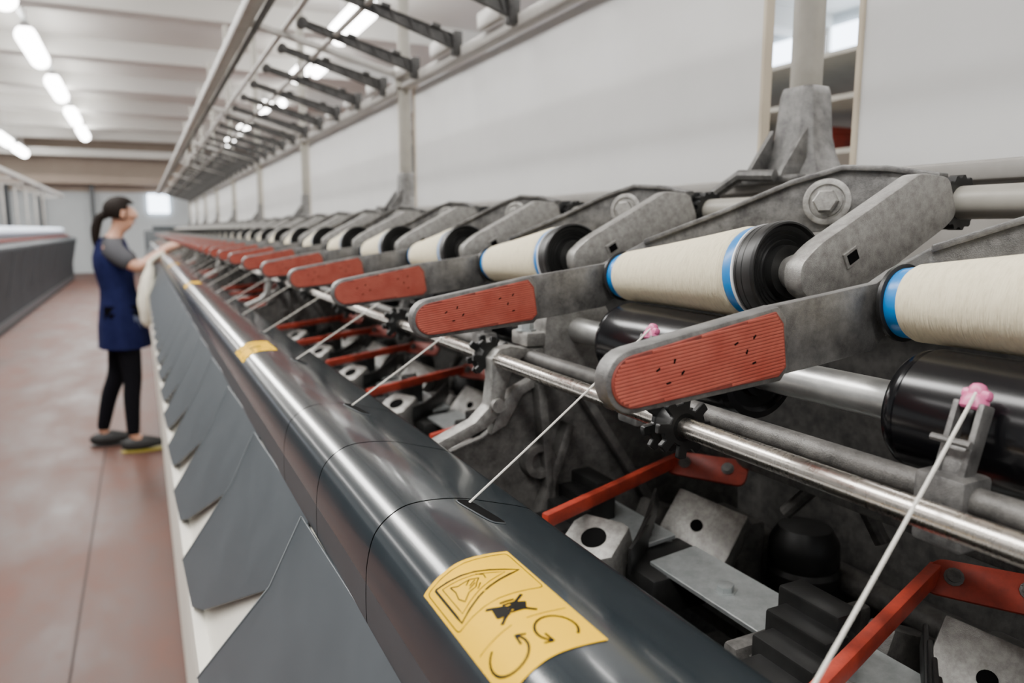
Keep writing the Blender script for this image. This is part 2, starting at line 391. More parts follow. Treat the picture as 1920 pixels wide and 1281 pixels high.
# ------------------------------------------------------------ yarn package
Yf=.262
r=root('yarn_package',(.350,Yf-.006,-.0375),'cream conical yarn package on blue tube with black end flange','yarn package','yarn packages on the take-up cradles')
A0=Vector((.350,Yf-.006,-.0375)); AD=Vector((0,-.176,.0125)).normalized()
def F(pr): return [(t,q*(1+.16*min(t,.165)/.165)) for t,q in pr]
mb=MB(); mb.lathe(A0,AD,F([(.0095,.0172),(.0105,.0182),(.013,.0194),(.06,.0214),(.11,.0240),(.143,.0259),(.1475,.0255),(.149,.0235)]),56); part('yarn_winding',mb,yarnm,r,'cream wound yarn',60)
mb=MB(); mb.lathe(A0,AD,F([(.003,.015),(.003,.0178),(.011,.0182),(.02,.0172),(.14,.022),(.149,.0252),(.1565,.0258),(.1568,.020)]),48); part('tube',mb,bluem,r,'blue plastic cone tube')
mb=MB(); mb.lathe(A0,AD,F([(.1566,.020),(.1566,.0258),(.1582,.0260),(.1585,.020)]),48); part('tube_stripe',mb,whitep,r,'white stripe')
pr=[(.1588,.020),(.1590,.0262),(.1606,.0264),(.1610,.0260),(.1616,.0265),(.1660,.0270),(.1664,.0266),(.1670,.0271),(.1720,.0276),(.1740,.0276),(.1755,.0268),(.1755,.0258),(.1735,.0245),(.1725,.0225),(.1732,.0222),(.1718,.0200),(.1725,.0197),(.1712,.0175),(.1722,.017),(.1712,.0145),(.176,.0140),(.176,.009)]
mb=MB(); mb.lathe(A0,AD,[(t,q*1.12) for t,q in pr],64); part('end_flange',mb,blackp,r,'black dished end flange',sm=25)
mb=MB(); mb.lathe(A0,AD,[(0,.010),(0,.0190),(.001,.0200),(.003,.0200),(.0035,.0190),(.0035,.012)],40); part('rear_flange',mb,blackp,r,'thin black disc'); pk=r
# ------------------------------------------------------------ cradle
r=root('package_cradle',(.50,Yf-.13,.018),'grey cast cradle arm with ribbed red handle holding yarn package','cradle arm','package cradles along the machine')
cx,cz,cr=.184,-.064,.0142
def hout(ins):
    q=[]
    TR=Vector((.2655-ins,-.0355-ins*.9)); TR2=Vector((.2705-ins,-.041-ins)); BR2=Vector((.2735-ins,-.066+ins*.6)); BR=Vector((.269-ins,-.0715+ins))
    for a in range(13):
        th=math.radians(98+177*a/12); q.append((cx+(cr-ins)*math.cos(th),cz+(cr-ins)*math.sin(th)))
    return q+[tuple(BR),tuple(BR2),tuple(TR2),tuple(TR)]
mb=MB(); mb.xz(hout(0),Yf-.006,Yf+.004,bev=.0012,ang=.7)
mb.strip([(.262,Yf,-.036,-.0705),(.300,Yf,-.0315,-.0665),(.335,Yf,-.027,-.062),(.352,Yf+.003,-.021,-.053),(.372,Yf-.004,-.010,-.038),(.41,Yf-.055,.014,-.016),(.435,Yf-.098,.034,-.004),(.450,Yf-.130,.043,0),(.462,Yf-.158,.041,.003),(.466,Yf-.195,.034,.006)],.0055,bev=.0008)
mb.strip([(.372,Yf-.0055,-.008,-.012),(.41,Yf-.0565,.016,.012),(.435,Yf-.0995,.036,.032),(.450,Yf-.1315,.045,.041),(.462,Yf-.159,.043,.039),(.466,Yf-.195,.036,.032)],.011,bev=.0007)
part('arm_frame',mb,castarm,r,'dusty cast arm frame')
arm=rounded([(.334,-.020),(.349,-.008),(.432,.0345),(.459,.0325),(.469,.010),(.460,.002),(.380,-.040),(.345,-.041),(.335,-.034)],.0055,4)
mb=MB(); mb.xz(arm,Yf-.204,Yf-.191,bev=.0010,ang=.8)
mb.box((.374,Yf-.2045,-.016),(.012,.002,.010),rot=Matrix.Rotation(-.5,4,'Y'),bev=.0004,seg=1)
part('swing_arm',mb,cast,r,'pale cast swing arm')
mb=MB(); mb.box((.374,Yf-.2058,-.016),(.008,.0006,.006),rot=Matrix.Rotation(-.5,4,'Y'))
part('arm_recess',mb,darkm,r,'dark square recess')
mb=MB(); mb.lathe((.350,Yf-.193,-.0255),(0,1,0),[(0,.0125),(.003,.0125),(.008,.0110),(.0125,.0095)],28); part('tube_chuck',mb,cast,r,'grey tube chuck')
mb=MB(); mb.lathe((.350,Yf,-.0375),(0,-1,0),[(0,.013),(.004,.0125),(.006,.0115)],28); part('rear_chuck',mb,cast,r,'grey rear chuck')
mb=MB(); bn=Vector((-.87,-.49,.05)).normalized(); bo=Vector((.4465,Yf-.122,.0195))+bn*.003
mb.lathe(bo,bn,[(0,.0165),(.002,.0165),(.0025,.0155),(.0025,.0125),(.0012,.012),(.0012,.0105)],32); mb.lathe(bo,bn,[(.001,.0105),(.0025,.0105)],28)
mb.lathe(bo,bn,[(.0025,.0088),(.0075,.0088),(.0085,.0075)],6)
part('pivot_bolt',mb,cast,r,'hexagonal pivot bolt with washer')
mb=MB(); pts=[]
for a in range(60):
    th=2*math.pi*a/60; rr=.0185 if (a//2)%2 else .0165; pts.append((rr*math.cos(th),rr*math.sin(th)))
mb.prism(pts,(.500,Yf-.186,.018),(1,0,0),(0,0,1),(0,1,0),0,.010,bev=0); mb.xz(rounded([(.462,.008),(.462,.034),(.50,.037),(.516,.018),(.50,-.001)],.006),Yf-.176,Yf-.168,bev=.001)
part('pivot_bushing',mb,blackp,r,'black ribbed pivot bushing')
mb=MB(); pad=hout(.0026); mb.xz(pad,Yf-.0070,Yf-.004,mi=1,bev=.0003,seg=1,ang=.8)
a0=Vector((cx,cz)); a1=Vector((.268,-.0535)); ax=(a1-a0).normalized(); bx=Vector((-ax.y,ax.x))
pp=[Vector(p) for p in hout(.0036)]
def span(bb):
    xs=[]
    for i in range(len(pp)):
        p=pp[i]-a0;q=pp[(i+1)%len(pp)]-a0; pb=p.dot(bx);qb=q.dot(bx)
        if (pb-bb)*(qb-bb)<0:
            f=(bb-pb)/(qb-pb); xs.append(p.dot(ax)*(1-f)+q.dot(ax)*f)
    return (min(xs),max(xs)) if len(xs)>=2 else None
b0=-.0160
while b0<.0160:
    s_=span(b0)
    if s_:
        mb.prism([(-.00068,0),(-.00046,.0003),(.00046,.0003),(.00068,0)],(a0.x+ax.x*s_[0]+bx.x*b0,Yf-.0070,a0.y+ax.y*s_[0]+bx.y*b0),(bx.x,0,bx.y),(0,-1,0),(ax.x,0,ax.y),0,s_[1]-s_[0],mi=0)
    b0+=.0016
part('grip_pad',mb,[redm,redd],r,'worn red ribbed grip pad')
mb=MB()
for (da,db,ro) in ((.012,.003,.6),(.021,.005,1.3),(.017,-.004,.2),(.025,-.001,.9),(.056,.006,.5),(.062,.001,1.3),(.067,.007,.9),(.066,-.005,.3)):
    c=a0+ax*da+bx*db; mb.box((c.x,Yf-.0072,c.y),(.0022,.0006,.0008),rot=Matrix.Rotation(-ro,4,'Y'))
part('pad_slot',mb,darkm,r,'small dark slots in the grip')['kind']='stuff'; cr_=r
repeat(pk,NU); repeat(cr_,NU)
# ------------------------------------------------------------ twisting unit internals
U=.245
r=root('twisting_head',(.43,U,-.34),None,None)
mb=MB(); mb.strip([(.262,U-.02,-.214,-.225),(.425,U+.028,-.202,-.213)],.007,bev=.001)
th=math.radians(-55); Av=Vector((math.cos(th),math.sin(th),0)); Bv=Vector((-math.sin(th)*.62,math.cos(th)*.62,.78)).normalized(); Nv=Av.cross(Bv)
if Nv.y>0: Nv=-Nv
pl=rounded([(-.034,-.012),(.036,-.014),(.038,.010),(-.030,.010)],.008)
mb.prism(pl,(.437,U+.003,-.208),Av,Bv,Nv,-.002,.002,bev=.0007)
part('red_lever',mb,redp,r,'red painted lever arm')
for s in (-.018,.020):
    mb=MB(); mb.lathe(Vector((.437,U+.003,-.208))+Av*s+Nv*.002,Nv,[(0,.0055),(.001,.0055),(.0015,.0038),(.003,.0038)],12); part('lever_bolt',mb,castmid,r,'small dark bolt')
mb=MB(); R=Matrix.Rotation(math.radians(12),4,'Z')@Matrix.Rotation(math.radians(-48),4,'Y')@Matrix.Rotation(math.radians(14),4,'X')
mb.box((.418,U-.015,-.258),(.056,.066,.008),rot=R,bev=.002)
for s in (-1,1): mb.box(Vector((.418,U-.015,-.258))+(R@Vector((0,s*.031,-.010))),(.054,.004,.02),rot=R,bev=.001)
mb.box(Vector((.418,U-.015,-.258))+(R@Vector((-.030,.0,-.006))),(.010,.050,.012),rot=R,bev=.002)
mb.cyl(Vector((.418,U-.015,-.258))+(R@Vector((-.022,-.036,-.010))),Vector((.418,U-.015,-.258))+(R@Vector((-.022,-.048,-.010))),.0055,12)
part('tilted_bracket',mb,cast,r,'pale tilted bracket')
mb=MB(); mb.box((.458,U-.010,-.285),(.032,.055,.07),bev=.006); mb.cyl((.44,U-.012,-.34),(.45,U-.012,-.25),.014,16); mb.box((.415,U+.05,-.30),(.05,.02,.09),rot=Matrix.Rotation(.4,4,'Y'),bev=.003)
mb.tube([(.47,U-.06,-.235),(.485,U-.085,-.20),(.49,U-.11,-.20),(.50,U-.13,-.24)],.006,10)
mb.box((.365,U+.075,-.30),(.12,.012,.10),bev=.003); mb.box((.34,U+.065,-.262),(.05,.02,.012),bev=.002)
part('bracket_body',mb,castmid,r,'grimy bracket body')
mb=MB(); nrmv=(R@Vector((0,0,1))); cc=Vector((.418,U-.012,-.256)); mb.lathe(cc+nrmv*.0025,nrmv,[(0,.0055),(.0022,.0055)],20)
part('bracket_hole',mb,darkm,r,'dark round hole')
mb=MB(); mb.lathe((.50,U-.055,-.36),(0,0,1),[(0,.010),(.02,.022),(.03,.030),(.068,.031),(.072,.028),(.076,.030),(.094,.029),(.106,.022),(.109,.008)],32); mb.cyl((.50,U-.055,-.44),(.50,U-.055,-.36),.006,12)
part('spindle_pot',mb,blackp,r,'black spindle pot')
mb=MB(); R2=Matrix.Rotation(.5,4,'Z')@Matrix.Rotation(-.45,4,'Y')
X_,Y_,Z_=(R2@Vector((1,0,0))),(R2@Vector((0,1,0))),(R2@Vector((0,0,1))); hc=Vector((.305,U-.028,-.250))
mb.prism([(-.020,-.012),(-.013,-.022),(.019,-.022),(.022,-.014),(.022,.018),(.012,.024),(-.016,.024),(-.020,.016)],hc,X_,Y_,Z_,-.022,.016,bev=.0015)
mb.prism([(-.020,-.020),(-.026,-.020),(-.026,.014),(-.020,.014)],hc,X_,Y_,Z_,-.022,.004,bev=.001)
part('cast_housing',mb,cast,r,'pale faceted housing block')
mb=MB(); mb.lathe(hc+Z_*.015,Z_,[(0,.0100),(.0020,.0100)],24)
part('housing_hole',mb,darkm,r,'large dark bore')
mb=MB()
for i in range(5): mb.box((.332+.010*i,U-.045+.010*i,-.246+.001*i),(.0028,.050,.022),rot=Matrix.Rotation(-.9,4,'Z')@Matrix.Rotation(.12*i,4,'X'),bev=.001)
mb.box((.355,U-.05,-.270),(.07,.06,.03),bev=.004); mb.tube([(.375,U-.06,-.27),(.405,U-.075,-.29),(.41,U-.085,-.33)],.009,10); mb.box((.308,U-.035,-.30),(.05,.04,.05),bev=.004)
mb.box((.275,U-.09,-.300),(.05,.05,.05),rot=Matrix.Rotation(.5,4,'Z'),bev=.004)
for i in range(4): mb.box((.300+.016*i,U+.030+.006*i,-.268+.009*i),(.020,.045,.05),bev=.002)
part('fin_block',mb,blackp,r,'black stepped and finned block')
mb=MB(); mb.box((.252,U-.135,-.262),(.050,.012,.006),rot=Matrix.Rotation(.6,4,'Z')@Matrix.Rotation(-.25,4,'Y'),bev=.001); mb.box((.242,U-.142,-.285),(.014,.022,.05),rot=Matrix.Rotation(.4,4,'Z'),bev=.002); mb.cyl((.232,U-.147,-.255),(.232,U-.147,-.285),.006,12)
part('feed_lever',mb,castarm,r,'grey feed lever')
STRUCT+=repeat(r,28)
r=root('mounting_bar',(.35,U-.15,-.250),None,None)
mb=MB(); mb.box((.357,U-.168,-.252),(.044,.226,.004),rot=Matrix.Rotation(-.10,4,'Y'),bev=.0006,seg=1); mb.box((.376,U-.168,-.272),(.006,.22,.035),bev=.001); part('flat_bar',mb,zinc,r,'galvanised flat bar')
mb=MB(); mb.lathe((.352,U-.12,-.251),(-.1,0,1),[(0,.0082),(.001,.0082),(.001,.006),(.005,.006),(.0055,.005)],6); part('bar_bolt',mb,zinc,r,'zinc bolt')
STRUCT+=repeat(r,16)
# ------------------------------------------------------------ section frames + posts + panels
YF=.565
r=root('section_frame',(.30,YF,-.4),None,None)
out=[(.188,-.174),(.205,-.171),(.238,-.158),(.251,-.146),(.2540,-.124),(.2530,-.106),(.260,-.0985),(.272,-.096),(.282,-.0985),(.310,-.100),(.318,-.112),(.300,-.109),(.282,-.107),(.275,-.113),(.268,-.130),(.263,-.152),(.250,-.164),(.205,-.182),(.190,-.186)]
mb=MB(); mb.xz(out,YF-.013,YF+.003,bev=.0014,ang=.6); mb.cyl((.258,YF-.018,-.145),(.258,YF-.010,-.145),.006,14); mb.cyl((.294,YF-.018,-.105),(.294,YF-.010,-.105),.005,14)
mb.xz([(.262,-.150),(.275,-.135),(.316,-.118),(.318,-.125),(.285,-.140),(.27,-.165),(.255,-.172)],YF-.008,YF+.003,bev=.001)
part('bracket_arm',mb,cast,r,'pale cast bracket arm')
web=[(.200,-.190),(.25,-.175),(.272,-.160),(.284,-.140),(.32,-.126),(.345,-.10),(.40,-.10),(.54,-.15),(.54,-.42),(.24,-.42)]
mb=MB(); mb.xz(web,YF-.002,YF+.006,bev=.001,seg=1)
for p,q in (((.215,-.19),(.26,-.42)),((.30,-.13),(.33,-.42)),((.26,-.36),(.33,-.17)),((.34,-.14),(.52,-.40)),((.25,-.28),(.30,-.29))):
    d=Vector((q[0]-p[0],0,q[1]-p[1])); L=d.length; ang=math.atan2(d.x,d.z)
    mb.box(((p[0]+q[0])/2,YF-.008,(p[1]+q[1])/2),(.008,.014,L),rot=Matrix.Rotation(ang,4,'Y'),bev=.0012)
mb.lathe((.30,YF-.002,-.20),(0,-1,0),[(0,.016),(.012,.015),(.012,.009),(.004,.008)],24)
part('web_plate',mb,castmid,r,'dusty ribbed web plate')
mb=MB(); mb.xz(rounded([(.302,-.122),(.302,-.070),(.32,-.056),(.352,-.056),(.368,-.070),(.368,-.122)],.010),YF-.016,YF+.016,bev=.0025,ang=.6)
mb.box((.302,YF,-.092),(.034,.03,.012),bev=.002)
part('shaft_bearing',mb,cast,r,'pale cast bearing block')
mb=MB(); mb.lathe((.292,YF,-.086),(0,0,1),[(0,.009),(.0015,.009),(.0015,.0068),(.007,.0068),(.008,.006)],6); part('bearing_bolt',mb,zinc,r,'hexagonal bolt'); STRUCT.append(r)
for j in range(1,9): STRUCT.append(copyt(r,1.25*j))
YP=.56
r=root('support_post',(.60,YP,.045),None,None)
mb=MB(); mb.cyl((.60,YP,.10),(.60,YP,1.35),.0150,24); mb.lathe((.60,YP,.34),(0,0,1),[(0,.016),(0,.022),(.03,.022),(.03,.016)],20); part('post_tube',mb,postm,r)
mb=MB()
b=bmesh.new(); Rg=[]
for z,w,d_ in ((.046,.042,.032),(.054,.038,.029),(.070,.030,.0235),(.090,.0250,.020),(.130,.0215,.018),(.138,.019,.0165)):
    Rg.append([b.verts.new((.60+sx*d_,YP+sy*w,z)) for sx,sy in ((-1,-.65),(-.65,-1),(.65,-1),(1,-.65),(1,.65),(.65,1),(-.65,1),(-1,.65))])
for q in range(5):
    for i in range(8): b.faces.new((Rg[q][i],Rg[q][(i+1)%8],Rg[q+1][(i+1)%8],Rg[q+1][i]))
b.faces.new(Rg[0]); b.faces.new(Rg[-1][::-1]); mb.add(b,0,.0012,2,.3)
mb.box((.582,YP,.047),(.075,.095,.008),bev=.003)
for sy in (-1,1): mb.prism([(0,0),(.034,0),(.030,.008),(0,.050)],(.580,YP+sy*.022,.049),(-1,0,0),(0,0,1),(0,1,0),-.003,.003,bev=.001)
mb.prism([(0,.02),(.045,-.016),(.045,-.006),(0,.046)],(.588,YP+.015,.050),(-.25,.95,0),(0,0,1),(1,0,0),-.005,.005,bev=.001)
mb.tube([(.54,YP-.025,.050),(.53,YP+.01,.052),(.535,YP+.07,.028)],.006,10)
part('post_foot',mb,castarm,r,'dusty ribbed cast post foot'); STRUCT.append(r)
for j in range(1,9): STRUCT.append(copyt(r,1.25*j))
def panel(y0,y1):
    r=root('partition_panel',(.61,(y0+y1)/2,.055),'large plain white partition panel above the packages','panel','white partition panels')
    mb=MB(); mb.box((.61,(y0+y1)/2,.1925),(.006,y1-y0-.008,.275)); part('panel_sheet',mb,panelm,r)
    for yy in (y0+.003,y1-.003):
        mb=MB(); mb.box((.61,yy,.1925),(.012,.006,.279),bev=.001,seg=1); part('edge_strip',mb,creamm,r,'cream edge strip')
panel(-.45,.507)
for j in range(8): panel(.621+1.25*j,1.757+1.25*j)
# ------------------------------------------------------------ overhead frame
mb=MB(); mb.box((.600,5.2,.346),(.026,11.3,.020),bev=.002); mb.box((.618,5.2,.36),(.02,11.3,.012))
STRUCT.append(thing('panel_top_rail',mb,topm,(.6,5.2,.34)))
mb=MB(); mb.box((.235,5.4,.452),(.030,10.9,.022),bev=.004); mb.cyl((.235,-.05,.475),(.235,10.85,.475),.009,12); mb.box((.258,5.4,.440),(.010,10.9,.010),mi=1)
STRUCT.append(thing('creel_rail',mb,[topm,armm],(.235,5.4,.45)))
for x,z in ((.320,.432),(.405,.402)):
    mb=MB(); mb.cyl((x,-.05,z+.012),(x,10.85,z+.012),.006,10); STRUCT.append(thing('creel_rod',mb,topm,(x,-.05,z)))
r=root('creel_bridge',(.6,.56,.38),None,None); mb=MB()
mb.box((.41,.56,.412),(.38,.016,.014),rot=Matrix.Rotation(.24,4,'Y'),bev=.002); part('bridge_bar',mb,topm,r); STRUCT.append(r)
for j in range(1,9): STRUCT.append(copyt(r,1.25*j))
CY=.18
r=root('creel_arm',(.60,CY,.356),None,None)
AE=.335
def zt(x): return .374+(.592-x)*(.060/.247)
def zb(x): return .348+(.592-x)*(.074/.247)
mb=MB()
def bar(mb,p,q,w,h):
    d=Vector((q[0]-p[0],0,q[1]-p[1])); mb.box(((p[0]+q[0])/2,CY,(p[1]+q[1])/2),(h,w,d.length),rot=Matrix.Rotation(math.atan2(d.x,d.z),4,'Y'),bev=.001,seg=1)
mb.xz([(.592,zb(.592)),(.592,zt(.592)),(AE,zt(AE)),(AE,zb(AE))],CY-.0015,CY+.0015)
bar(mb,(.594,zt(.594)),(AE,zt(AE)),.009,.004); bar(mb,(.594,zb(.594)),(AE,zb(AE)),.009,.004)
for i in range(7):
    x=.568-.036*i; bar(mb,(x,zb(x)),(x-.010,zt(x-.010)),.010,.005)
for x in (.54,.44): mb.box((x,CY,zt(x)+.004),(.018,.016,.008),rot=Matrix.Rotation(.24,4,'Y'),bev=.001)
mb.box((.583,CY,.362),(.020,.024,.046),bev=.004); mb.cyl((AE,CY-.012,zt(AE)-.006),(AE,CY+.012,zt(AE)-.006),.011,14)
part('arm_beam',mb,armm,r,'dark ribbed arm beam')
mb=MB(); mb.box((.583,CY+.085,.374),(.016,.095,.030),bev=.003); part('rail_clip',mb,topm,r,'pale metal clip')
STRUCT+=repeat(r,NU)
mb=MB(); mb.box((.6,11.25,-.70),(1.1,.58,1.38),bev=.01); mb.box((.6,11.25,.02),(.9,.5,.06),bev=.01); mb.box((.25,10.955,-.25),(.2,.01,.18),mi=1)
STRUCT.append(thing('headstock_cabinet',mb,[railsk,redp],(.6,11.25,-1.4)))
for o in STRUCT:
    for k in ('category','group'):
        if k in o: del o[k]
    o.parent=MACH; o.location=o.location-MACH.location
# white cloth bag
mb=MB(); b=bmesh.new(); bmesh.ops.create_uvsphere(b,u_segments=24,v_segments=18,radius=1)
for v in b.verts:
    n=noise.noise(v.co*2.2)*.22; z=v.co.z; w=(1-.35*z) if z>0 else 1
    v.co=Vector((.022+v.co.x*.055*w*(1+n)+.02*z,4.80+v.co.y*.10*w*(1+n),-.37+z*.19*(1+n*.3)))
mb.add(b); mb.tube([(.03,4.80,-.20),(.06,4.80,-.17),(.088,4.80,-.148),(.12,4.80,-.139)],.014,8)
thing('cloth_bag',mb,clothw,(.0,4.80,-.17),'off-white cloth bag hanging from the front rail','bag',sm=80)
# ------------------------------------------------------------ room
def struct(name,c,d,mat):
    mb=MB(); mb.box(c,d); return thing(name,mb,mat,c,kind='structure')
struct('floor',(0,11,-H-.05),(18,36,.1),floorm)
mb=MB(); mb.box((-.29,11,-H+.0008),(.008,34,.0012)); mb.box((-2.0,16.5,-H+.0008),(6,.010,.0012)); thing('trim_1',mb,jointm,(-.29,11,-H),kind='structure')
struct('ceiling',(0,11,3.05),(18,36,.1),ceilm)
mb=MB(); mb.box((0,28.05,.0-.1),(18,.1,2.6)); thing('wall_back',mb,wallm,(0,28.05,-H),kind='structure')
mb=MB(); mb.box((0,28.04,2.1),(18,.14,1.8)); thing('wall_upper',mb,wallp,(0,28,1.2),kind='structure')
struct('wall_left',(-9,11,.8),(.1,36,4.4),wallm); struct('wall_right',(9,11,.8),(.1,36,4.4),wallm)
for i in range(8):
    struct('trim_%d'%(i+2),(0,5+3.1*i,2.86),(18,.35,.28),beamm)
struct('trim_20',(0,27.6,1.55),(18,.3,.25),wallp); struct('trim_21',(0,27.2,2.35),(18,.4,.22),beamm)
mb=MB(); mb.box((.62,27.95,.85),(.62,.06,.6)); thing('window_1',mb,glassm,(.62,27.95,.85),kind='structure')
mb=MB(); mb.box((8.9,11.5,2.0),(.06,3.0,1.4)); thing('window_2',mb,glassm,(8.9,11.5,1.6),kind='structure')
mb=MB(); mb.box((8.9,7.75,2.05),(.06,2.9,1.5)); thing('window_3',mb,glassm,(8.9,7.75,1.6),kind='structure')
struct('trim_40',(8.84,7.9,2.05),(.06,.08,1.5),beamm); struct('trim_41',(8.84,7.75,2.0),(.06,2.9,.07),beamm)
for x in (-3.6,-2.7,-1.3): struct('trim_%d'%(30+int(-x*10)),(x,27.8,.1),(.12,.12,3),railsk)
def lamp(x,y,z,h=.85,rr=.13):
    r=root('ceiling_lamp',(x,y,z),'long white glowing fluorescent ceiling lamp','lamp','fluorescent ceiling lamps')
    mb=MB(); mb.lathe((x,y-h,z-.03),(0,1,0),[(0,rr*.6),(.04,rr),(2*h-.04,rr),(2*h,rr*.6)],16); part('lamp_tube',mb,lampm,r)
    mb=MB(); mb.box((x,y,z+rr-.03),(.12,2*h,.06),bev=.01); mb.cyl((x,y-h*.7,z+.1),(x,y-h*.7,3.0),.01,8); mb.cyl((x,y+h*.7,z+.1),(x,y+h*.7,3.0),.01,8); part('lamp_housing',mb,whitep,r)
for y_ in (2.6,6.1,9.7,13.1,16.6,20.4,23.7): lamp(-1.2,y_,2.6)
lamp(2.55,9.7,2.6,.7,.15)
for y_ in (2.6,13.1,17.1,20.8,24.0): lamp(2.55,y_,2.6,.45,.11)
for y_ in (19.5,22.7,25.7): lamp(-2.9,y_,2.25)
for y_ in (13.4,17.6): lamp(2.95,y_,2.75,.4,.09)
for x,z in ((-1.2,2.77),(-2.9,2.42)):
    mb=MB(); mb.box((x,14,z),(.05,27,.04)); mb.cyl((x,5,z),(x,5,3.0),.01,8); mb.cyl((x,22,z),(x,22,3.0),.01,8); thing('lamp_track',mb,zinc,(x,14,z),'thin metal track carrying the lamps','track')
r=root('storage_rack',(2.2,2.3,-H),'grey metal shelving rack in the next aisle','rack')
for x in (1.9,2.5):
    for y_ in (1.2,3.6):
        mb=MB(); mb.box((x,y_,-.2),(.05,.05,2.4)); part('rack_upright',mb,postm,r)
for z in (-.3,.23,.385,.515):
    mb=MB(); mb.box((2.2,2.4,z),(.66,2.45,.014)); part('shelf',mb,postm,r)
cd=M('carton_dark',(.05,.05,.05),.7)
for (y_,z,w,h,m,l) in ((2.62,.53,.34,.13,cd,'dark storage box'),(1.86,.245,.16,.09,redp,'red storage box'),(2.5,.245,.5,.10,M('carton_grey',(.20,.23,.28),.6),'grey storage box'),(2.7,.40,.3,.07,cd,'dark storage box')):
    mb=MB(); mb.box((2.15,y_,z+h/2-.004),(.3,w,h),bev=.01); mb.box((2.15,y_,z+h-.012),(.31,w+.01,.014),bev=.003)
    thing('storage_box',mb,m,(2.15,y_,z),l+' on the metal rack','box')
# ------------------------------------------------------------ neighbouring machine
mb=MB(); lp=[(-1.75,-H),(-1.75,-.95),(-1.62,-.30),(-1.66,-.22),(-1.80,-.20),(-1.85,-.12),(-2.9,-.12),(-2.9,-H)]
mb.xz(lp,5.0,24.5,bev=.0)
r=root('neighbouring_machine',(-2.3,15,-H),'long dark grey textile machine across the aisle','machine')
part('machine_body',mb,darkgm,r)
mb=MB(); mb.box((-1.655,14.75,-.255),(.09,19.5,.05),bev=.01); part('front_trim',mb,apronm,r,'grey front trim rail')
mb=MB(); mb.box((-1.80,14.75,-.165),(.06,19.5,.03)); part('red_strip',mb,redd,r,'dull red strip')
mb=MB(); mb.box((-1.745,14.75,-1.30),(.03,19.5,.10)); part('foot_strip',mb,railsk,r,'grey foot strip')
for i in range(14):
    mb=MB(); mb.prism([(-1.755,-.97),(-1.625,-.32),(-1.615,-.32),(-1.745,-.97)],(0,6+1.35*i,0),(1,0,0),(0,0,1),(0,1,0),-.015,.015); part('side_rib',mb,apronm,r,'grey side rib')
mb=MB(); mb.box((-1.86,14.75,.92),(.07,19.5,.06)); part('creel_rail',mb,topm,r,'pale overhead rail')
for i in range(12):
    mb=MB(); mb.cyl((-2.3,5.3+1.7*i,-.1),(-2.3,5.3+1.7*i,.86),.022,10); mb.box((-2.08,5.3+1.7*i,.87),(.5,.03,.03)); part('creel_post',mb,topm,r,'pale post with bracket')
mb=MB(); mb.lathe((-1.95,6.5,-.033),(0,1,0),[(0,.05),(.01,.07),(.2,.085),(.21,.06)],16)
p0=thing('yarn_package',mb,pkgw,(-1.95,6.5,-.033),'pale blue-white yarn package on the neighbouring machine','yarn package','packages on the neighbouring machine')
for k in range(1,57):
    c=p0.copy(); c.location.y+=.31*k; col.objects.link(c)
# ------------------------------------------------------------ person
PR=Vector((-.165,5.30,0))
per=bpy.data.objects.new('person',None); per.location=PR; col.objects.link(per)
setp(per,'person in navy tunic and black leggings reaching toward the machine','person')
def skin(name,V,E,mat,rootv,par=per,sub=2,label=None):
    me=bpy.data.meshes.new(name); names=list(V); me.from_pydata([V[n][0] for n in names],[(names.index(a),names.index(b)) for a,b in E],[])
    o=bpy.data.objects.new(name,me); o.parent=par; col.objects.link(o); me.materials.append(mat)
    m=o.modifiers.new('Skin','SKIN'); m.use_smooth_shade=True
    sv=me.skin_vertices[0].data
    for i,n in enumerate(names):
        rr=V[n][1]; sv[i].radius=rr if isinstance(rr,tuple) else (rr,rr); sv[i].use_root=(n==rootv)
    s=o.modifiers.new('Sub','SUBSURF'); s.levels=sub; s.render_levels=sub
    if label:o['label']=label
    return o
V={'pel':((.03,0,.88),(.11,.095)),'waist':((.02,0,1.02),(.10,.08)),'chest':((.0,0,1.17),(.11,.085)),'uch':((.0,0,1.29),(.09,.065)),'nb':((.02,0,1.355),.045),'neck':((.035,0,1.40),.042),
 'jaw':((.062,0,1.448),(.055,.06)),'head':((.060,0,1.505),(.074,.085)),'top':((.052,0,1.56),(.06,.065)),'nose':((.145,0,1.487),.010),'chin':((.112,0,1.437),.022)}
E=[('pel','waist'),('waist','chest'),('chest','uch'),('uch','nb'),('nb','neck'),('neck','jaw'),('jaw','head'),('head','top'),('head','nose'),('jaw','chin')]
def limb(sd,pts):
    for n,p,rr,pa in pts:
        V[n+sd]=(p,rr); E.append((pa if pa in V else pa+sd,n+sd))
limb('R',[('hip',(.04,-.08,.84),.082,'pel'),('thi',(.055,-.085,.66),.07,'hip'),('kne',(.065,-.09,.47),.052,'thi'),('cal',(.05,-.095,.34),.048,'kne'),('ank',(.045,-.10,.09),.033,'cal'),('toe',(.15,-.11,.04),.028,'ank')])
limb('L',[('hip',(.02,.08,.84),.082,'pel'),('thi',(.0,.09,.66),.07,'hip'),('kne',(-.03,.105,.47),.052,'thi'),('cal',(-.085,.12,.33),.048,'kne'),('ank',(-.14,.13,.09),.033,'cal'),('toe',(-.03,.145,.04),.028,'ank')])
limb('R',[('sho',(.0,-.135,1.29),.048,'uch'),('uar',(.06,-.175,1.22),.043,'sho'),('elb',(.14,-.20,1.165),.036,'uar'),('far',(.24,-.18,1.225),.032,'elb'),('wri',(.32,-.16,1.285),.022,'far'),('pal',(.365,-.155,1.30),(.034,.016),'wri')])
limb('L',[('sho',(.0,.135,1.29),.048,'uch'),('uar',(.07,.165,1.22),.043,'sho'),('elb',(.15,.17,1.165),.036,'uar'),('far',(.24,.12,1.225),.032,'elb'),('wri',(.31,.08,1.285),.022,'far'),('pal',(.355,.07,1.30),(.034,.016),'wri')])
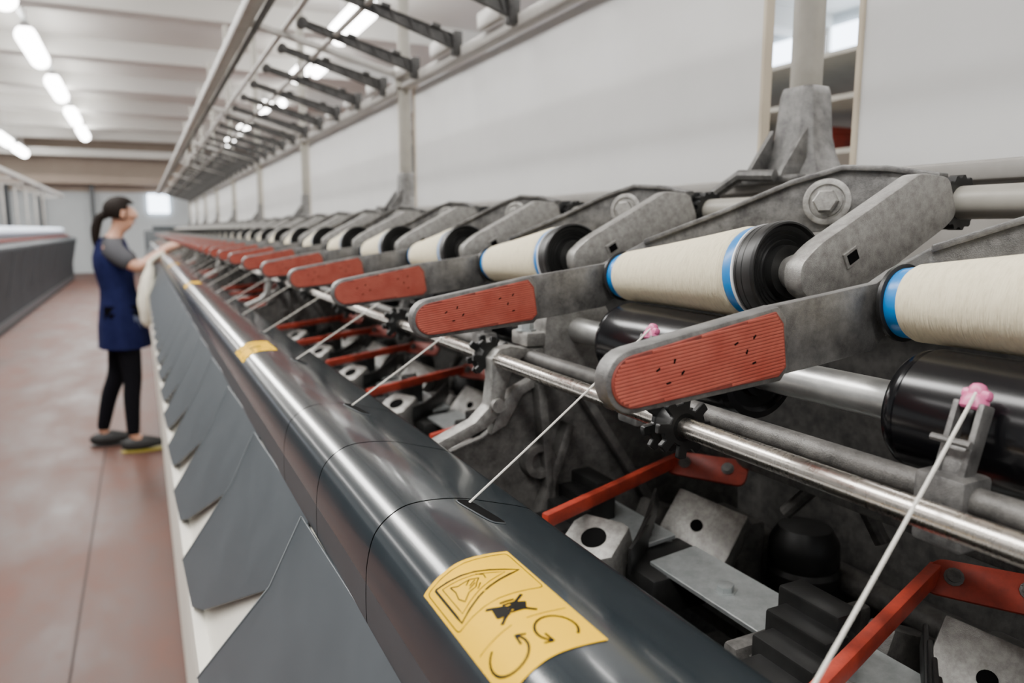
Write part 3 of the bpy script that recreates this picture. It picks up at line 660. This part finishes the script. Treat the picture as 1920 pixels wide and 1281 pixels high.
for sd,sg in (('R',1),('L',-1)):
    px,py,pz=V['pal'+sd][0]
    for i,(o_,l) in enumerate(((-.028,.9),(-.010,1.05),(.010,1.0),(.027,.8))):
        V['f%da'%i+sd]=((px+.035,py+o_*1.0,pz+.006),.0095); V['f%db'%i+sd]=((px+.035+.032*l,py+o_*1.15,pz),.0085); V['f%dc'%i+sd]=((px+.035+.05*l,py+o_*1.2,pz-.02*l),.0075)
        E+= [('pal'+sd,'f%da'%i+sd),('f%da'%i+sd,'f%db'%i+sd),('f%db'%i+sd,'f%dc'%i+sd)]
    V['t1'+sd]=((px+.012,py+sg*.038,pz-.006),.011); V['t2'+sd]=((px+.04,py+sg*.05,pz-.018),.009); E+=[('pal'+sd,'t1'+sd),('t1'+sd,'t2'+sd)]
# tilt the head down toward the work and lean the upper body slightly
def tilt(p,a=.14,pv=(.03,1.36)):
    x,z=p[0]-pv[0],p[2]-pv[1]; return (pv[0]+x*math.cos(a)+z*math.sin(a),p[1],pv[1]-x*math.sin(a)+z*math.cos(a))
for k in ('neck','jaw','head','top','nose','chin'): V[k]=(tilt(V[k][0]),V[k][1])
skin('body',V,E,skinm,'pel')
def pmesh(name,mb,mat,label=None,sm=60,head=False):
    if head:
        for v in mb.bm.verts: v.co=Vector(tilt(v.co))
    me=bpy.data.meshes.new(name); mb.bm.to_mesh(me); mb.bm.free(); me.materials.append(mat); me.shade_smooth(); me.set_sharp_from_angle(angle=math.radians(sm))
    o=bpy.data.objects.new(name,me); o.parent=per; col.objects.link(o)
    if label:o['label']=label
    return o
sel={k:(V[k][0],(V[k][1] if not isinstance(V[k][1],tuple) else V[k][1][0])+.007) for k in V if k[:3] in('hip','thi','kne','cal','ank')}
sel['pel']=((.03,0,.87),.11)
skin('leggings',sel,[(a,b) for a,b in E if a in sel and b in sel],blackc,'pel',label='black leggings')
sh={'uch':((.0,0,1.27),(.10,.085)),'shoR':((-.005,-.13,1.295),.068),'uarR':((.055,-.172,1.228),.062),'eR':((.118,-.195,1.182),.052),'shoL':((-.005,.13,1.295),.068),'uarL':((.065,.162,1.228),.062),'eL':((.128,.17,1.182),.052),'nb':((.012,0,1.345),.06)}
skin('shirt',sh,[('uch','shoR'),('shoR','uarR'),('uarR','eR'),('uch','shoL'),('shoL','uarL'),('uarL','eL'),('uch','nb')],greyc,'uch',label='grey short-sleeved shirt')
mb=MB(); b=bmesh.new(); rings=[]; NS=40
for z,cx_,rx,ry in ((.665,.035,.150,.180),(.72,.035,.147,.178),(.80,.03,.140,.172),(.88,.03,.130,.165),(.96,.024,.113,.145),(1.03,.018,.102,.130),(1.10,.008,.106,.132),(1.17,.002,.114,.138),(1.23,.0,.112,.125),(1.28,.0,.098,.095),(1.32,.002,.084,.080),(1.35,.008,.066,.068)):
    R_=[]
    for i in range(NS):
        a=2*math.pi*i/NS; f=1+.03*math.sin(a*8+z*3)*max(0,(1.02-z))*2.8
        R_.append(b.verts.new((cx_+rx*math.cos(a)*f,ry*math.sin(a)*f,z)))
    rings.append(R_)
for q in range(len(rings)-1):
    for i in range(NS): b.faces.new((rings[q][i],rings[q][(i+1)%NS],rings[q+1][(i+1)%NS],rings[q+1][i]))
mb.add(b); pmesh('tunic',mb,navy,'navy blue sleeveless work tunic')
mb=MB(); mb.box((.115,-.128,.83),(.05,.010,.09),rot=Matrix.Rotation(.65,4,'Z'),bev=.004); pmesh('pocket',mb,M('pocket_grey',(.08,.095,.15),.9),'pale tunic pocket')
for sd in 'RL':
    a=Vector(V['ank'+sd][0]); mb=MB(); b=bmesh.new(); bmesh.ops.create_uvsphere(b,u_segments=20,v_segments=12,radius=1)
    for v in b.verts:
        x,y_,z=v.co; zz=max(z,-.55); w=.042*(1-.15*x); hgt=.055*(1 if x<0 else 1-.45*x)
        v.co=Vector((a.x+.055+x*.135,a.y+y_*w,.045+zz*hgt))
    mb.add(b); pmesh('shoe',mb,shoe,'black sports shoe')
    mb=MB(); pts=[(.135*math.cos(t_*math.pi/12),.044*math.sin(t_*math.pi/12)) for t_ in range(24)]
    mb.prism(pts,(a.x+.055,a.y,0),(1,0,0),(0,1,0),(0,0,1),.001,.008,bev=.002,seg=1)
    pmesh('shoe_sole',mb,solem if sd=='R' else shoe,'shoe sole')
mb=MB(); b=bmesh.new(); bmesh.ops.create_uvsphere(b,u_segments=28,v_segments=20,radius=1)
for v in b.verts:
    x,y_,z=v.co
    if x>.40 and z<.55: x=.40-(x-.40)*.2
    if z<-.62: z=-.62-(z+.62)*.2
    v.co=Vector((.040+x*.098,y_*.086,1.520+z*.090))
mb.add(b); pmesh('hair',mb,hairm,'dark brown hair',head=True)
skin('ponytail',{'a':((.0,0,1.50),.030),'b':((-.055,0,1.475),.030),'c':((-.078,0,1.41),.032),'d':((-.085,0,1.34),.024),'e':((-.085,0,1.28),.008)},[('a','b'),('b','c'),('c','d'),('d','e')],hairm,'a',label='dark brown ponytail')
for sy in (-1,1):
    mb=MB(); mb.lathe((.122,sy*.028,1.510),(1,0,0),[(0,.002),(.003,.0055),(.006,.0055),(.009,.002)],12); pmesh('eye',mb,inkm,'dark eye',head=True)
    mb=MB(); mb.box((.060,sy*.080,1.50),(.028,.012,.05),bev=.005); pmesh('ear',mb,skinm,head=True)
mb=MB(); mb.box((.128,0,1.455),(.012,.036,.008),bev=.003); pmesh('mouth',mb,M('lips',(.45,.13,.11),.5),'lips',head=True)
# ------------------------------------------------------------ lights / world / camera
def area(x,y,z,sx,sy,pw,c=(1,.985,.96)):
    l=bpy.data.lights.new('area','AREA'); l.shape='RECTANGLE'; l.size=sx; l.size_y=sy; l.energy=pw; l.color=c
    o=bpy.data.objects.new('area_light',l); o.location=(x,y,z+H); col.objects.link(o)
area(-1.2,10,2.44,.6,28,1150); area(2.55,10,2.44,.4,28,900); area(-4.5,12,2.6,.8,26,420); area(5.5,12,2.6,.5,26,400)
w=bpy.data.worlds.new('World'); bpy.context.scene.world=w; w.use_nodes=True
bg=w.node_tree.nodes['Background']; bg.inputs[0].default_value=(.90,.95,1,1); bg.inputs[1].default_value=.65
cam=bpy.data.cameras.new('camera'); cam.sensor_width=36; cam.lens=26.25; cam.clip_start=.01; cam.clip_end=100
co=bpy.data.objects.new('camera',cam); col.objects.link(co); co.location=(0,0,H)
yaw=math.atan(698/math.hypot(1400,210)); pit=math.atan(210/1400)
co.rotation_euler=(math.pi/2-pit,0,-yaw)
cam.dof.use_dof=True; cam.dof.focus_distance=.41; cam.dof.aperture_fstop=8.5
bpy.context.scene.camera=co
for o in bpy.data.objects:
    if 'o' in o: del o['o']
